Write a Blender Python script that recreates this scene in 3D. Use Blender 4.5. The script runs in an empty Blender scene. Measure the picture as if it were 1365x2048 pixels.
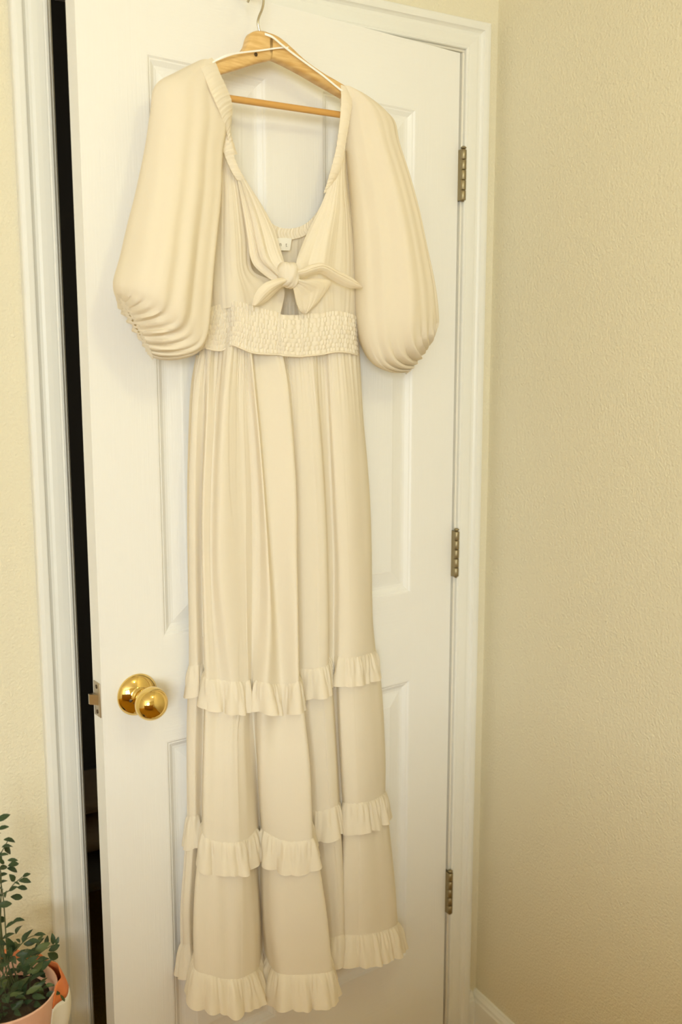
import bpy, bmesh, math, random
import numpy as np
from mathutils import Vector, Matrix

S = bpy.context.scene
COL = S.collection
rnd = random.Random(11)

# ------------------------------------------------------------------ camera
FPX = 1900.4                                    # focal length in pixels of the 1365x2048 frame
CAM = np.array([-1.1243, -1.5578, 1.4403])
YAW, PITCH = 0.5067, -0.1499
FWD = np.array([math.sin(YAW)*math.cos(PITCH), math.cos(YAW)*math.cos(PITCH), math.sin(PITCH)])
RGT = np.array([math.cos(YAW), -math.sin(YAW), 0.0])
UPV = np.cross(RGT, FWD)
cd = bpy.data.cameras.new('camera')
cam = bpy.data.objects.new('camera', cd); COL.objects.link(cam)
cd.sensor_fit = 'VERTICAL'; cd.sensor_height = 36.0; cd.sensor_width = 24.0
cd.lens = 36.0*FPX/2048.0
cd.clip_start = 0.02
cd.dof.use_dof = True; cd.dof.focus_distance = 1.62; cd.dof.aperture_fstop = 3.2
cam.matrix_world = Matrix(((RGT[0], UPV[0], -FWD[0], CAM[0]), (RGT[1], UPV[1], -FWD[1], CAM[1]),
                           (RGT[2], UPV[2], -FWD[2], CAM[2]), (0, 0, 0, 1)))
S.camera = cam
# ------------------------------------------------------------------ world, light, exposure
w = bpy.data.worlds.new('world'); S.world = w; w.use_nodes = True
bg = w.node_tree.nodes['Background']; bg.inputs[0].default_value = (0.80, 0.88, 1.0, 1); bg.inputs[1].default_value = 1.0
S.view_settings.view_transform = 'Standard'; S.view_settings.look = 'None'
S.view_settings.gamma = 1.0; S.view_settings.use_curve_mapping = False
S.view_settings.exposure = 0.0
S.cycles.use_denoising = True
S.cycles.max_bounces = 10; S.cycles.diffuse_bounces = 6; S.cycles.transparent_max_bounces = 16

def area(name, loc, target, sx, sy, power, colr):
    l = bpy.data.lights.new(name, 'AREA'); l.shape = 'RECTANGLE'; l.size = sx; l.size_y = sy
    l.energy = power; l.color = colr
    o = bpy.data.objects.new(name, l); COL.objects.link(o); o.location = loc
    o.rotation_euler = (Vector(target)-Vector(loc)).to_track_quat('-Z', 'Y').to_euler()
    return o
WIN_P, WIN_C = 136, (0.885, 0.975, 1.0)
LAMP_P, LAMP_C = 8.0, (1.0, 0.92, 0.50)
# daylight that enters by the window of the wall behind the camera
area('window_daylight', (-2.6, -4.32, 1.57), (-2.6, 0, 1.57), 1.30, 1.10, WIN_P, WIN_C)

# ------------------------------------------------------------------ geometry of the place
TH = 0.1294                                     # how far the door stands ajar
DW, DH = 0.7579, 2.03
DD = np.array([-math.cos(TH), -math.sin(TH), 0.0])     # along the door, from hinge to free edge
DN = np.array([math.sin(TH), -math.cos(TH), 0.0])      # out of the door face into the room
CX = 0.0866                                     # corner with the right wall
XL = -(DW+0.006)                                # left jamb face
RX0, RY0, CEIL = -3.5, -4.20, 2.44
FLZ = -0.018                                    # carpet level

def ray(px, py):
    return FWD + RGT*(px-682.5)/FPX - UPV*(py-1024.0)/FPX
def at_n(px, py, n):                            # pixel -> door coordinates (s, n, z) on the plane n in front of the door
    q = ray(px, py); k = (n-CAM@DN)/(q@DN); P = CAM+q*k
    return np.array([P@DD, n, P[2]])
def at_y(px, py, y):
    q = ray(px, py); k = (y-CAM[1])/q[1]; return CAM+q*k
def door_w(p):                                  # door coordinates -> world
    p = np.asarray(p, float)
    return p[..., 0:1]*DD + p[..., 1:2]*DN + p[..., 2:3]*np.array([0, 0, 1.0])

# ------------------------------------------------------------------ helpers
def mk(name, verts, faces, mat, parent=None, smooth=True, uvs=None):
    me = bpy.data.meshes.new(name)
    me.from_pydata([tuple(map(float, v)) for v in verts], [], [tuple(int(i) for i in f) for f in faces])
    if smooth: me.polygons.foreach_set('use_smooth', [True]*len(me.polygons))
    if uvs is not None:
        ul = me.uv_layers.new(name='UVMap')
        li = np.empty(len(me.loops), np.int32); me.loops.foreach_get('vertex_index', li)
        ul.data.foreach_set('uv', np.asarray(uvs, np.float32)[li].ravel())
    me.update()
    if mat: me.materials.append(mat)
    o = bpy.data.objects.new(name, me); COL.objects.link(o)
    if parent: adopt(o, parent)
    return o
def adopt(o, p):
    o.parent = p
    m = Matrix.Translation(p.location) if p.type == 'EMPTY' else Matrix.Identity(4)
    if p.parent and p.parent.type == 'EMPTY':
        m = Matrix.Translation(p.parent.location) if p.type != 'EMPTY' else m
        if p.type != 'EMPTY': m = Matrix.Identity(4)
    o.matrix_parent_inverse = m.inverted()
def thing(name, label, cat, loc, group=None):
    o = bpy.data.objects.new(name, None); COL.objects.link(o); o.location = tuple(map(float, loc))
    o.empty_display_size = 0.05
    o['label'] = label; o['category'] = cat
    if group: o['group'] = group
    return o
def struct(o, label, cat):
    o['kind'] = 'structure'; o['label'] = label; o['category'] = cat
    return o
def boxmesh(lo, hi):
    x0, y0, z0 = lo; x1, y1, z1 = hi
    v = [(x0,y0,z0),(x1,y0,z0),(x1,y1,z0),(x0,y1,z0),(x0,y0,z1),(x1,y0,z1),(x1,y1,z1),(x0,y1,z1)]
    f = [(0,3,2,1),(4,5,6,7),(0,1,5,4),(1,2,6,5),(2,3,7,6),(3,0,4,7)]
    return v, f
def box(name, lo, hi, mat, parent=None, bevel=0.0, xf=None):
    v, f = boxmesh(lo, hi)
    if xf: v = [xf(p) for p in v]
    o = mk(name, v, f, mat, parent, smooth=False)
    fixn(o)
    if bevel: bev(o, bevel)
    return o
def fixn(o):
    bm = bmesh.new(); bm.from_mesh(o.data); bmesh.ops.recalc_face_normals(bm, faces=bm.faces); bm.to_mesh(o.data); bm.free()
def bev(o, wd, seg=2):
    bm = bmesh.new(); bm.from_mesh(o.data)
    bmesh.ops.bevel(bm, geom=list(bm.edges), offset=wd, segments=seg, profile=0.5, affect='EDGES', clamp_overlap=True)
    bm.to_mesh(o.data); bm.free()
    for p in o.data.polygons: p.use_smooth = True
def boxes(name, lst, mat, parent=None):
    V, F = [], []
    for lo, hi in lst:
        v, f = boxmesh(lo, hi); b = len(V); V += v; F += [tuple(i+b for i in q) for q in f]
    o = mk(name, V, F, mat, parent, smooth=False); fixn(o); return o
def tube(name, pts, rad, mat, parent=None, seg=12, caps=True):
    P = np.asarray(pts, float); n = len(P)
    r = np.full(n, rad) if np.isscalar(rad) else np.asarray(rad, float)
    T = np.gradient(P, axis=0); T /= np.linalg.norm(T, axis=1)[:, None]
    up = np.array([0, 0, 1.0]) if abs(T[0][2]) < 0.9 else np.array([1.0, 0, 0])
    V, F = [], []
    a = np.cross(T[0], up); a /= np.linalg.norm(a)
    for i in range(n):
        a = a - T[i]*(a@T[i]); a /= np.linalg.norm(a); b = np.cross(T[i], a)
        for k in range(seg):
            t = 2*math.pi*k/seg; V.append(P[i]+r[i]*(a*math.cos(t)+b*math.sin(t)))
    for i in range(n-1):
        for k in range(seg):
            k2 = (k+1) % seg; F.append((i*seg+k, i*seg+k2, (i+1)*seg+k2, (i+1)*seg+k))
    if caps:
        F.append(tuple(range(seg))[::-1]); F.append(tuple(range((n-1)*seg, n*seg)))
    return mk(name, V, F, mat, parent)
def lathe(name, prof, origin, axis, mat, parent=None, seg=40):
    axis = Vector(axis).normalized(); a = axis.orthogonal().normalized(); b = axis.cross(a); O = Vector(origin)
    V, F = [], []
    for (r, h) in prof:
        for k in range(seg):
            t = 2*math.pi*k/seg; V.append(O+axis*h+(a*math.cos(t)+b*math.sin(t))*r)
    for i in range(len(prof)-1):
        for k in range(seg):
            k2 = (k+1) % seg; F.append((i*seg+k, i*seg+k2, (i+1)*seg+k2, (i+1)*seg+k))
    F.append(tuple(range(seg))[::-1]); F.append(tuple(range((len(prof)-1)*seg, len(prof)*seg)))
    o = mk(name, V, F, mat, parent); fixn(o); return o
def cr(P, m, closed=False):
    """Catmull-Rom through the points P (k, d), m samples"""
    P = np.asarray(P, float); k = len(P)
    t = np.linspace(0, k if closed else k-1, m, endpoint=not closed)
    i = np.minimum(np.floor(t).astype(int), (k-1) if closed else (k-2)); u = (t-i)[:, None]
    if closed: g = lambda j: P[j % k]
    else:
        Q = np.vstack([2*P[0]-P[1], P, 2*P[-1]-P[-2]]); g = lambda j: Q[j+1]
    a, b, c, d = g(i-1), g(i), g(i+1), g(i+2)
    return 0.5*((2*b)+(c-a)*u+(2*a-5*b+4*c-d)*u*u+(3*b-a-3*c+d)*u**3)
def grid_faces(nr, nc, closed=False):
    F = []
    for i in range(nr-1):
        for j in range(nc if closed else nc-1):
            j2 = (j+1) % nc; F.append((i*nc+j, i*nc+j2, (i+1)*nc+j2, (i+1)*nc+j))
    return F
def grid_normals(G, closed=False):
    if closed:
        du = np.roll(G, -1, axis=1)-np.roll(G, 1, axis=1)
    else: du = np.gradient(G, axis=1)
    dv = np.gradient(G, axis=0)
    N = np.cross(du, dv); L = np.linalg.norm(N, axis=2, keepdims=True); return N/np.maximum(L, 1e-9)
def grid_uv(G):
    du = np.linalg.norm(np.diff(G, axis=1), axis=2); u = np.concatenate([np.zeros((G.shape[0], 1)), np.cumsum(du, axis=1)], axis=1)
    u = np.repeat(u.mean(axis=0)[None, :], G.shape[0], axis=0)
    dv = np.linalg.norm(np.diff(G, axis=0), axis=2); v = np.concatenate([np.zeros((1, G.shape[1])), np.cumsum(dv, axis=0)], axis=0)
    return np.stack([u, v], axis=2).reshape(-1, 2)
def cloth(name, G, mat, parent, closed=False, thick=0.0012):
    """G (rows, cols, 3) in door coordinates"""
    Wd = door_w(G)
    o = mk(name, Wd.reshape(-1, 3), grid_faces(G.shape[0], G.shape[1], closed), mat, parent, uvs=grid_uv(Wd))
    if thick:
        md = o.modifiers.new('thickness', 'SOLIDIFY'); md.thickness = thick; md.offset = 0
        es = o.modifiers.new('crisp_hems', 'EDGE_SPLIT'); es.split_angle = math.radians(62)
    return o
def net(rows, nr, nc, disp=None):
    """rows: list of equally long lists of (px, py, n) -> dense grid in door coordinates"""
    C = np.array([[at_n(*p) for p in r] for r in rows])
    A = np.stack([cr(r, nc) for r in C])
    G = np.stack([cr(A[:, j], nr) for j in range(nc)], axis=1)
    if disp is not None:
        U, V = np.meshgrid(np.linspace(0, 1, nc), np.linspace(0, 1, nr))
        N = grid_normals(G); N = N*np.where(N[..., 1:2] < 0, -1, 1)
        G = G+N*disp(U, V)[..., None]
    return G

# ------------------------------------------------------------------ materials
def mat(name, colr, rough=0.5, metal=0.0, spec=0.5):
    m = bpy.data.materials.new(name); m.use_nodes = True
    b = m.node_tree.nodes['Principled BSDF']
    b.inputs['Base Color'].default_value = (*colr, 1); b.inputs['Roughness'].default_value = rough
    b.inputs['Metallic'].default_value = metal; b.inputs['Specular IOR Level'].default_value = spec
    return m
def nd(m, t, **kw):
    n = m.node_tree.nodes.new(t)
    for k, v in kw.items(): setattr(n, k, v)
    return n
def lk(m, a, b): m.node_tree.links.new(a, b)
def P_(m): return m.node_tree.nodes['Principled BSDF']
def add_bump(m, scale, strength, dist=0.001, coord='Object', stretch=(1, 1, 1), detail=3):
    tc = nd(m, 'ShaderNodeTexCoord'); mp = nd(m, 'ShaderNodeMapping'); mp.inputs['Scale'].default_value = stretch
    ns = nd(m, 'ShaderNodeTexNoise'); ns.inputs['Scale'].default_value = scale; ns.inputs['Detail'].default_value = detail
    bp = nd(m, 'ShaderNodeBump'); bp.inputs['Strength'].default_value = strength; bp.inputs['Distance'].default_value = dist
    lk(m, tc.outputs[coord], mp.inputs[0]); lk(m, mp.outputs[0], ns.inputs['Vector'])
    lk(m, ns.outputs[0], bp.inputs['Height']); lk(m, bp.outputs[0], P_(m).inputs['Normal'])
    return ns
def add_tint(m, ns, c0, c1, lo=0.35, hi=0.65):
    r = nd(m, 'ShaderNodeValToRGB'); e = r.color_ramp.elements
    e[0].position = lo; e[0].color = (*c0, 1); e[1].position = hi; e[1].color = (*c1, 1)
    lk(m, ns.outputs[0], r.inputs[0]); lk(m, r.outputs[0], P_(m).inputs['Base Color'])
M = {}
M['wall'] = mat('wall_paint', (0.76, 0.70, 0.535), 0.75, spec=0.25); add_bump(M['wall'], 210, 0.6, 0.003, detail=2)
M['ceil'] = mat('ceiling_paint', (0.86, 0.83, 0.76), 0.8, spec=0.2); add_bump(M['ceil'], 150, 0.3, 0.002)
M['floor'] = mat('carpet', (0.30, 0.21, 0.12), 0.95, spec=0.1); add_tint(M['floor'], add_bump(M['floor'], 400, 0.6, 0.004), (0.40, 0.21, 0.02), (0.56, 0.31, 0.035))
M['trim'] = mat('trim_paint', (0.80, 0.79, 0.74), 0.35); add_bump(M['trim'], 60, 0.04, 0.001, stretch=(1, 1, 0.2))
def door_paint(nm, stretch):
    m = mat(nm, (0.86, 0.85, 0.825), 0.42, spec=0.4)
    add_bump(m, 60, 0.30, 0.0012, stretch=stretch, detail=4); return m
M['door_v'] = door_paint('door_paint_vertical_grain', (6, 6, 0.22))
M['door_h'] = door_paint('door_paint_horizontal_grain', (0.22, 0.22, 6))
M['jamb'] = mat('jamb_paint', (0.80, 0.76, 0.66), 0.4)
M['brass'] = mat('polished_brass', (0.82, 0.60, 0.21), 0.06, 1.0)
M['hinge'] = mat('aged_brass', (0.36, 0.30, 0.18), 0.5, 1.0); add_bump(M['hinge'], 300, 0.1, 0.0005)
M['latch'] = mat('latch_steel', (0.50, 0.42, 0.31), 0.32, 1.0)
M['dark'] = mat('screw_dark', (0.10, 0.07, 0.04), 0.4, 0.8)
M['chrome'] = mat('hook_steel', (0.62, 0.57, 0.47), 0.22, 1.0)
M['wood'] = mat('hanger_wood', (0.76, 0.50, 0.20), 0.42); add_tint(M['wood'], add_bump(M['wood'], 30, 0.05, 0.0005, stretch=(1, 1, 7)), (0.66, 0.40, 0.14), (0.80, 0.55, 0.24))
M['wood2'] = mat('crossbar_wood', (0.66, 0.36, 0.10), 0.4)
M['ribbon'] = mat('white_ribbon', (0.92, 0.91, 0.88), 0.3)
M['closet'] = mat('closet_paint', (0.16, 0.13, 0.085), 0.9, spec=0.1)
M['blanket'] = mat('blanket_cloth', (0.5, 0.34, 0.17), 0.95, spec=0.1); add_bump(M['blanket'], 120, 0.4, 0.004)
M['glass'] = bpy.data.materials.new('window_glass'); M['glass'].use_nodes = True
_nt = M['glass'].node_tree; _nt.nodes.clear()
_o = _nt.nodes.new('ShaderNodeOutputMaterial'); _t = _nt.nodes.new('ShaderNodeBsdfTransparent'); _g = _nt.nodes.new('ShaderNodeBsdfGlossy'); _x = _nt.nodes.new('ShaderNodeMixShader')
_g.inputs['Roughness'].default_value = 0.02; _x.inputs[0].default_value = 0.05
_nt.links.new(_t.outputs[0], _x.inputs[1]); _nt.links.new(_g.outputs[0], _x.inputs[2]); _nt.links.new(_x.outputs[0], _o.inputs[0])

def cloth_mat(name, colr, trans=0.27, sheer=0.06, crinkle=0.16, stretch=(620, 22, 1)):
    m = bpy.data.materials.new(name); m.use_nodes = True; nt = m.node_tree; nt.nodes.clear()
    out = nt.nodes.new('ShaderNodeOutputMaterial')
    df = nt.nodes.new('ShaderNodeBsdfDiffuse'); tr = nt.nodes.new('ShaderNodeBsdfTranslucent'); tp = nt.nodes.new('ShaderNodeBsdfTransparent')
    m1 = nt.nodes.new('ShaderNodeMixShader'); m2 = nt.nodes.new('ShaderNodeMixShader')
    df.inputs[0].default_value = (*colr, 1); tr.inputs[0].default_value = (min(1, colr[0]*1.04), colr[1]*0.93, colr[2]*0.64, 1)
    m1.inputs[0].default_value = trans; m2.inputs[0].default_value = sheer
    tc = nt.nodes.new('ShaderNodeTexCoord'); mp = nt.nodes.new('ShaderNodeMapping'); mp.inputs['Scale'].default_value = stretch
    ns = nt.nodes.new('ShaderNodeTexNoise'); ns.inputs['Scale'].default_value = 1.0; ns.inputs['Detail'].default_value = 3
    bp = nt.nodes.new('ShaderNodeBump'); bp.inputs['Strength'].default_value = crinkle; bp.inputs['Distance'].default_value = 0.0012
    L = nt.links.new
    L(tc.outputs['UV'], mp.inputs[0]); L(mp.outputs[0], ns.inputs['Vector']); L(ns.outputs[0], bp.inputs['Height'])
    L(bp.outputs[0], df.inputs['Normal']); L(bp.outputs[0], tr.inputs['Normal'])
    L(df.outputs[0], m1.inputs[1]); L(tr.outputs[0], m1.inputs[2]); L(m1.outputs[0], m2.inputs[1]); L(tp.outputs[0], m2.inputs[2]); L(m2.outputs[0], out.inputs[0])
    return m
FAB = (0.975, 0.922, 0.815)
M['fabric'] = cloth_mat('cream_gauze', FAB)
M['sleeve'] = cloth_mat('cream_gauze_sleeve', FAB, crinkle=0.08, sheer=0.13)
M['smock'] = cloth_mat('smocked_gauze', FAB, sheer=0.0, crinkle=0.2, stretch=(500, 120, 1))
M['lining'] = cloth_mat('lining', (0.94, 0.88, 0.76), sheer=0.0, crinkle=0.05)
M['tag'] = mat('white_tag', (0.93, 0.91, 0.84), 0.6); M['ink'] = mat('tag_print', (0.30, 0.25, 0.19), 0.7)

# ------------------------------------------------------------------ room shell
FT = 0.115                                      # thickness of the wall with the door
JT = 0.018
ox0, ox1, oz1 = XL-JT, 0.0045+JT, DH+0.003+JT    # rough opening
o = boxes('wall_front', [((RX0, 0, FLZ), (ox0, FT, CEIL)), ((ox1, 0, FLZ), (CX+0.1, FT, CEIL)), ((ox0, 0, oz1), (ox1, FT, CEIL))], M['wall'])
struct(o, 'cream textured wall around the white door', 'wall')
o = box('wall_right', (CX, RY0-0.1, FLZ), (CX+0.1, 0.0, CEIL), M['wall']); struct(o, 'plain beige textured wall beside the hinges', 'wall')
o = box('wall_left', (RX0-0.1, RY0-0.1, FLZ), (RX0, FT, CEIL), M['wall']); struct(o, 'beige wall opposite the hinge side of the door', 'wall')
wx0, wx1, wz0, wz1 = -3.28, -1.92, 1.0, 2.14
o = boxes('wall_back', [((RX0, RY0-0.1, FLZ), (wx0, RY0, CEIL)), ((wx1, RY0-0.1, FLZ), (CX, RY0, CEIL)),
                        ((wx0, RY0-0.1, FLZ), (wx1, RY0, wz0)), ((wx0, RY0-0.1, wz1), (wx1, RY0, CEIL))], M['wall'])
struct(o, 'beige wall with the window facing the door', 'wall')
o = box('floor', (RX0-0.1, RY0-0.1, FLZ-0.05), (CX+0.1, 1.2, FLZ), M['floor']); struct(o, 'brown carpeted floor of the room', 'floor')
o = box('ceiling', (RX0-0.1, RY0-0.1, CEIL), (CX+0.1, 1.2, CEIL+0.05), M['ceil']); struct(o, 'white painted ceiling of the room', 'ceiling')
# window
win = bpy.data.objects.new('window_1', None); COL.objects.link(win); win.location = ((wx0+wx1)/2, RY0, wz0)
struct(win, 'white framed window with two sashes facing the door', 'window')
fw = 0.05; y0, y1 = RY0-0.08, RY0-0.03; xm = (wx0+wx1)/2
for lo, hi in (((wx0, y0, wz0), (wx0+fw, y1, wz1)), ((wx1-fw, y0, wz0), (wx1, y1, wz1)), ((wx0, y0, wz0), (wx1, y1, wz0+fw)), ((wx0, y0, wz1-fw), (wx1, y1, wz1)), ((xm-0.03, y0, wz0), (xm+0.03, y1, wz1))):
    box('window_frame', lo, hi, M['trim'], win, 0.003)
for a, b in ((wx0+fw, xm-0.03), (xm+0.03, wx1-fw)):
    box('pane', (a, RY0-0.058, wz0+fw), (b, RY0-0.054, wz1-fw), M['glass'], win)
box('window_sill', (wx0-0.03, RY0-0.02, wz0-0.025), (wx1+0.03, RY0+0.06, wz0), M['trim'], win, 0.004)
# flush ceiling lamp of the room
LX, LY = -0.45, -1.50
lamp = thing('ceiling_lamp', 'round flush ceiling lamp in the middle of the room', 'lamp', (LX, LY, CEIL))
lathe('lamp_base', [(0.150, 0.0), (0.152, -0.010), (0.140, -0.022), (0.05, -0.024)], (LX, LY, CEIL), (0, 0, 1), M['trim'], lamp, 40)
lathe('lamp_stem', [(0.008, 0.0), (0.008, -0.05)], (LX, LY, CEIL-0.022), (0, 0, 1), M['chrome'], lamp, 16)
ll = bpy.data.lights.new('lamp_bulb', 'POINT'); ll.energy = LAMP_P; ll.color = LAMP_C; ll.shadow_soft_size = 0.055
lo_ = bpy.data.objects.new('lamp_bulb', ll); COL.objects.link(lo_); adopt(lo_, lamp); lo_.location = (LX, LY, CEIL-0.130)
# closet behind the door
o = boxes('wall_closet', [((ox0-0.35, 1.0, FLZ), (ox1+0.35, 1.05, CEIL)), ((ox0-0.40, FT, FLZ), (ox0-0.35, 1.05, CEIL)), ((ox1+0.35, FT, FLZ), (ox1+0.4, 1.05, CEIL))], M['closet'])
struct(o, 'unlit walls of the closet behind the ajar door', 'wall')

# ------------------------------------------------------------------ door frame and casing
def jamb(name, lo, hi, label):
    o = box(name, lo, hi, M['jamb'], None, 0.0012); return struct(o, label, 'trim')
jl = jamb('trim_1', (XL-JT, 0, FLZ), (XL, FT, DH+0.003), 'white left door jamb beside the dark gap')
jr = jamb('trim_2', (0.0045, 0, FLZ), (0.0045+JT, FT, DH+0.003), 'white door jamb that carries the hinges')
jh = jamb('trim_3', (XL-JT, 0, DH+0.003), (0.0045+JT, FT, DH+0.003+JT), 'white head jamb above the door')
SY0, SY1, SD = 0.040, 0.075, 0.011
box('door_stop', (XL, SY0, FLZ), (XL+SD, SY1, DH+0.003), M['jamb'], jl, 0.001)
box('door_stop', (0.0045-SD, SY0, FLZ), (0.0045, SY1, DH+0.003), M['jamb'], jr, 0.001)
box('door_stop', (XL, SY0, DH+0.003-SD), (0.0045, SY1, DH+0.003), M['jamb'], jh, 0.001)
# casing profile: (fraction of the width from the inner edge, thickness)
PROF = [(0, 0), (0, 0.0065), (0.03, 0.0085), (0.09, 0.0092), (0.12, 0.0080), (0.15, 0.0085), (0.30, 0.0095), (0.44, 0.0100), (0.52, 0.0092),
        (0.60, 0.0098), (0.66, 0.0125), (0.695, 0.0150), (0.70, 0.0160), (0.73, 0.0165), (0.85, 0.0172), (0.95, 0.0165), (0.985, 0.0145), (1.0, 0.0115), (1.0, 0)]
def casing(name, p0, p1, wdir, wd, mit0, mit1, label):
    """sweeps the profile from p0 to p1 (inner edge), wdir points outward; mit shifts the end along the run per metre of width"""
    p0, p1, wdir = np.array(p0), np.array(p1), np.array(wdir); T = (p1-p0)/np.linalg.norm(p1-p0); V = []
    for e, (p, mt) in enumerate(((p0, mit0), (p1, mit1))):
        for fr, h in PROF: V.append(p+wdir*fr*wd+T*mt*fr*wd+np.array([0, -h, 0]))
    n = len(PROF); F = [(i, i+1, n+i+1, n+i) for i in range(n-1)]+[tuple(range(n))[::-1], tuple(range(n, 2*n))]
    o = mk(name, V, F, M['trim'], None, smooth=False); fixn(o)
    return struct(o, label, 'trim')
CW = 0.057; RV = 0.005; HZ = DH+0.007
casing('trim_4', (XL-RV, 0, FLZ), (XL-RV, 0, HZ), (-1, 0, 0), CW, 0, 1, 'white moulded casing on the latch side of the door')
casing('trim_5', (0.008, 0, FLZ), (0.008, 0, HZ), (1, 0, 0), 0.052, 0, 1, 'white moulded casing on the hinge side of the door')
casing('trim_6', (XL-RV, 0, HZ), (0.008, 0, HZ), (0, 0, 1), 0.052, -CW/0.052, 1, 'white moulded casing over the top of the door')
# baseboards
BB = [(0, FLZ), (0.013, FLZ), (0.013, 0.046), (0.011, 0.050), (0.010, 0.056), (0.006, 0.062), (0.0045, 0.066), (0, 0.066)]
def baseboard(name, p0, p1, out, label):
    p0, p1, out = np.array(p0, float), np.array(p1, float), np.array(out, float); n = len(BB)
    V = [p+out*d+np.array([0, 0, h]) for p in (p0, p1) for d, h in BB]
    F = [(i, (i+1) % n, n+(i+1) % n, n+i) for i in range(n)]+[tuple(range(n))[::-1], tuple(range(n, 2*n))]
    o = mk(name, V, F, M['trim'], None, smooth=False); fixn(o); struct(o, label, 'baseboard')
baseboard('baseboard_right', (CX, 0, 0), (CX, RY0, 0), (-1, 0, 0), 'white baseboard along the plain beige wall')
baseboard('baseboard_front', (RX0, 0, 0), (XL-RV-CW, 0, 0), (0, -1, 0), 'white baseboard on the latch side of the door')
baseboard('baseboard_corner', (0.060, 0, 0), (CX-0.013, 0, 0), (0, -1, 0), 'short white baseboard stub between casing and corner')
# strike plate in the left jamb
KZ = 0.9131
box('strike_plate', (XL-0.001, 0.006, KZ+0.012), (XL+0.0018, 0.034, KZ+0.074), M['hinge'], jl, 0.0006)

# ------------------------------------------------------------------ door
door = bpy.data.objects.new('door_1', None); COL.objects.link(door); door.location = (0, 0, 0)
struct(door, 'white four panel door standing ajar behind the cream dress', 'door')
def dx(p): return tuple(door_w(np.array(p)))
ST = 0.109; MS = 0.1109; PW = (DW-2*ST-MS)/2
ZT, ZB1, ZT2, ZB2 = 1.913, 0.9997, 0.8205, 0.2163; ZF = 0.008
TK = 0.035
def leaf(name, s0, s1, z0, z1, m): return box(name, (s0, -TK, z0), (s1, 0, z1), m, door, 0, dx)
leaf('stile', 0.002, ST, ZF, DH, M['door_v']); leaf('stile', DW-ST, DW, ZF, DH, M['door_v'])
leaf('rail', ST, DW-ST, ZT, DH, M['door_h']); leaf('rail', ST, DW-ST, ZT2, ZB1, M['door_h']); leaf('rail', ST, DW-ST, ZF, ZB2, M['door_h'])
leaf('mullion', ST+PW, ST+PW+MS, ZB1, ZT, M['door_v']); leaf('mullion', ST+PW, ST+PW+MS, ZB2, ZT2, M['door_v'])
RING = [(0, 0), (0.003, -0.0004), (0.006, -0.0030), (0.008, -0.0032), (0.011, -0.0052), (0.015, -0.0078), (0.020, -0.0088), (0.024, -0.0086),
        (0.046, -0.0040), (0.049, -0.0030), (0.051, -0.0029)]
def panel(s0, s1, z0, z1):
    V, F = [], []
    for ins, d in RING: V += [(s0+ins, d, z0+ins), (s1-ins, d, z0+ins), (s1-ins, d, z1-ins), (s0+ins, d, z1-ins)]
    n = len(RING)
    for i in range(n-1):
        for k in range(4): F.append((4*i+k, 4*i+(k+1) % 4, 4*i+4+(k+1) % 4, 4*i+4+k))
    F.append(tuple(range(4*n-4, 4*n)))
    b = len(V); V += [(s0, -TK+0.004, z0), (s1, -TK+0.004, z0), (s1, -TK+0.004, z1), (s0, -TK+0.004, z1)]
    F.append((b+3, b+2, b+1, b))
    o = mk('panel', [dx(v) for v in V], F, M['door_v'], door, smooth=False); fixn(o)
    bm = bmesh.new(); bm.from_mesh(o.data); bm.normal_update()
    c = max(bm.faces, key=lambda f: f.calc_area()*(1 if f.normal.dot(Vector(DN)) != 0 else 0))
    bm.free(); return o
for s0 in (ST, ST+PW+MS):
    panel(s0, s0+PW, ZB1, ZT); panel(s0, s0+PW, ZB2, ZT2)
# hinges
def hinge(zc, painted=False):
    H = 0.094; hx, hy, r = 0.0035, -0.0095, 0.0060
    base = mk('hinge', *boxmesh((0.0030, -0.012, zc-H/2), (0.0050, 0.034, zc+H/2)), M['hinge'], door, smooth=False); fixn(base)
    box('hinge_leaf', (0.0004, -0.036, zc-H/2), (0.0024, 0.011, zc+H/2), M['hinge'], base, 0, dx)
    k = H/5
    for i in range(5):
        lathe('knuckle', [(r*0.9, i*k+0.0006), (r, i*k+0.0012), (r, (i+1)*k-0.0012), (r*0.9, (i+1)*k-0.0006)], (hx, hy, zc-H/2), (0, 0, 1), M['hinge'], base, 16)
    lathe('pin', [(0.0028, -0.002), (0.0030, H+0.002), (0.0052, H+0.002), (0.0055, H+0.004), (0.003, H+0.006)], (hx, hy, zc-H/2), (0, 0, 1), M['hinge'], base, 16)
for zc in (1.8075, 1.0667, 0.3235): hinge(zc)
# knob
ks = DW-0.0603
kn = lathe('doorknob', [(0.0345, 0.0), (0.0350, 0.002), (0.0340, 0.0045), (0.0300, 0.0085), (0.0240, 0.0125), (0.0185, 0.0150), (0.0150, 0.0165), (0.0150, 0.018)], dx((ks, 0, KZ)), DN, M['brass'], door, 56)
lathe('knob_neck', [(0.0135, 0.014), (0.0125, 0.020), (0.0120, 0.028), (0.0140, 0.033)], dx((ks, 0, KZ)), DN, M['brass'], kn, 40)
prof = []
for i in range(19):
    a = -math.pi/2+math.pi*i/18; prof.append((max(0.0272*math.cos(a), 0.0004), 0.0545+(0.0235 if a < 0 else 0.0225)*math.sin(a)))
lathe('knob_ball', prof, dx((ks, 0, KZ)), DN, M['brass'], kn, 56)
lathe('set_screw', [(0.0026, 0.0), (0.0026, 0.0016), (0.0016, 0.0018)], dx((ks+0.0175, 0.0142, KZ-0.003)), (DN+DD*0.55), M['dark'], kn, 14)
lp = box('latch_plate', (DW-0.0002, -0.0295, KZ-0.0285), (DW+0.0016, -0.0045, KZ+0.0285), M['latch'], door, 0.0006, dx)
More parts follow.
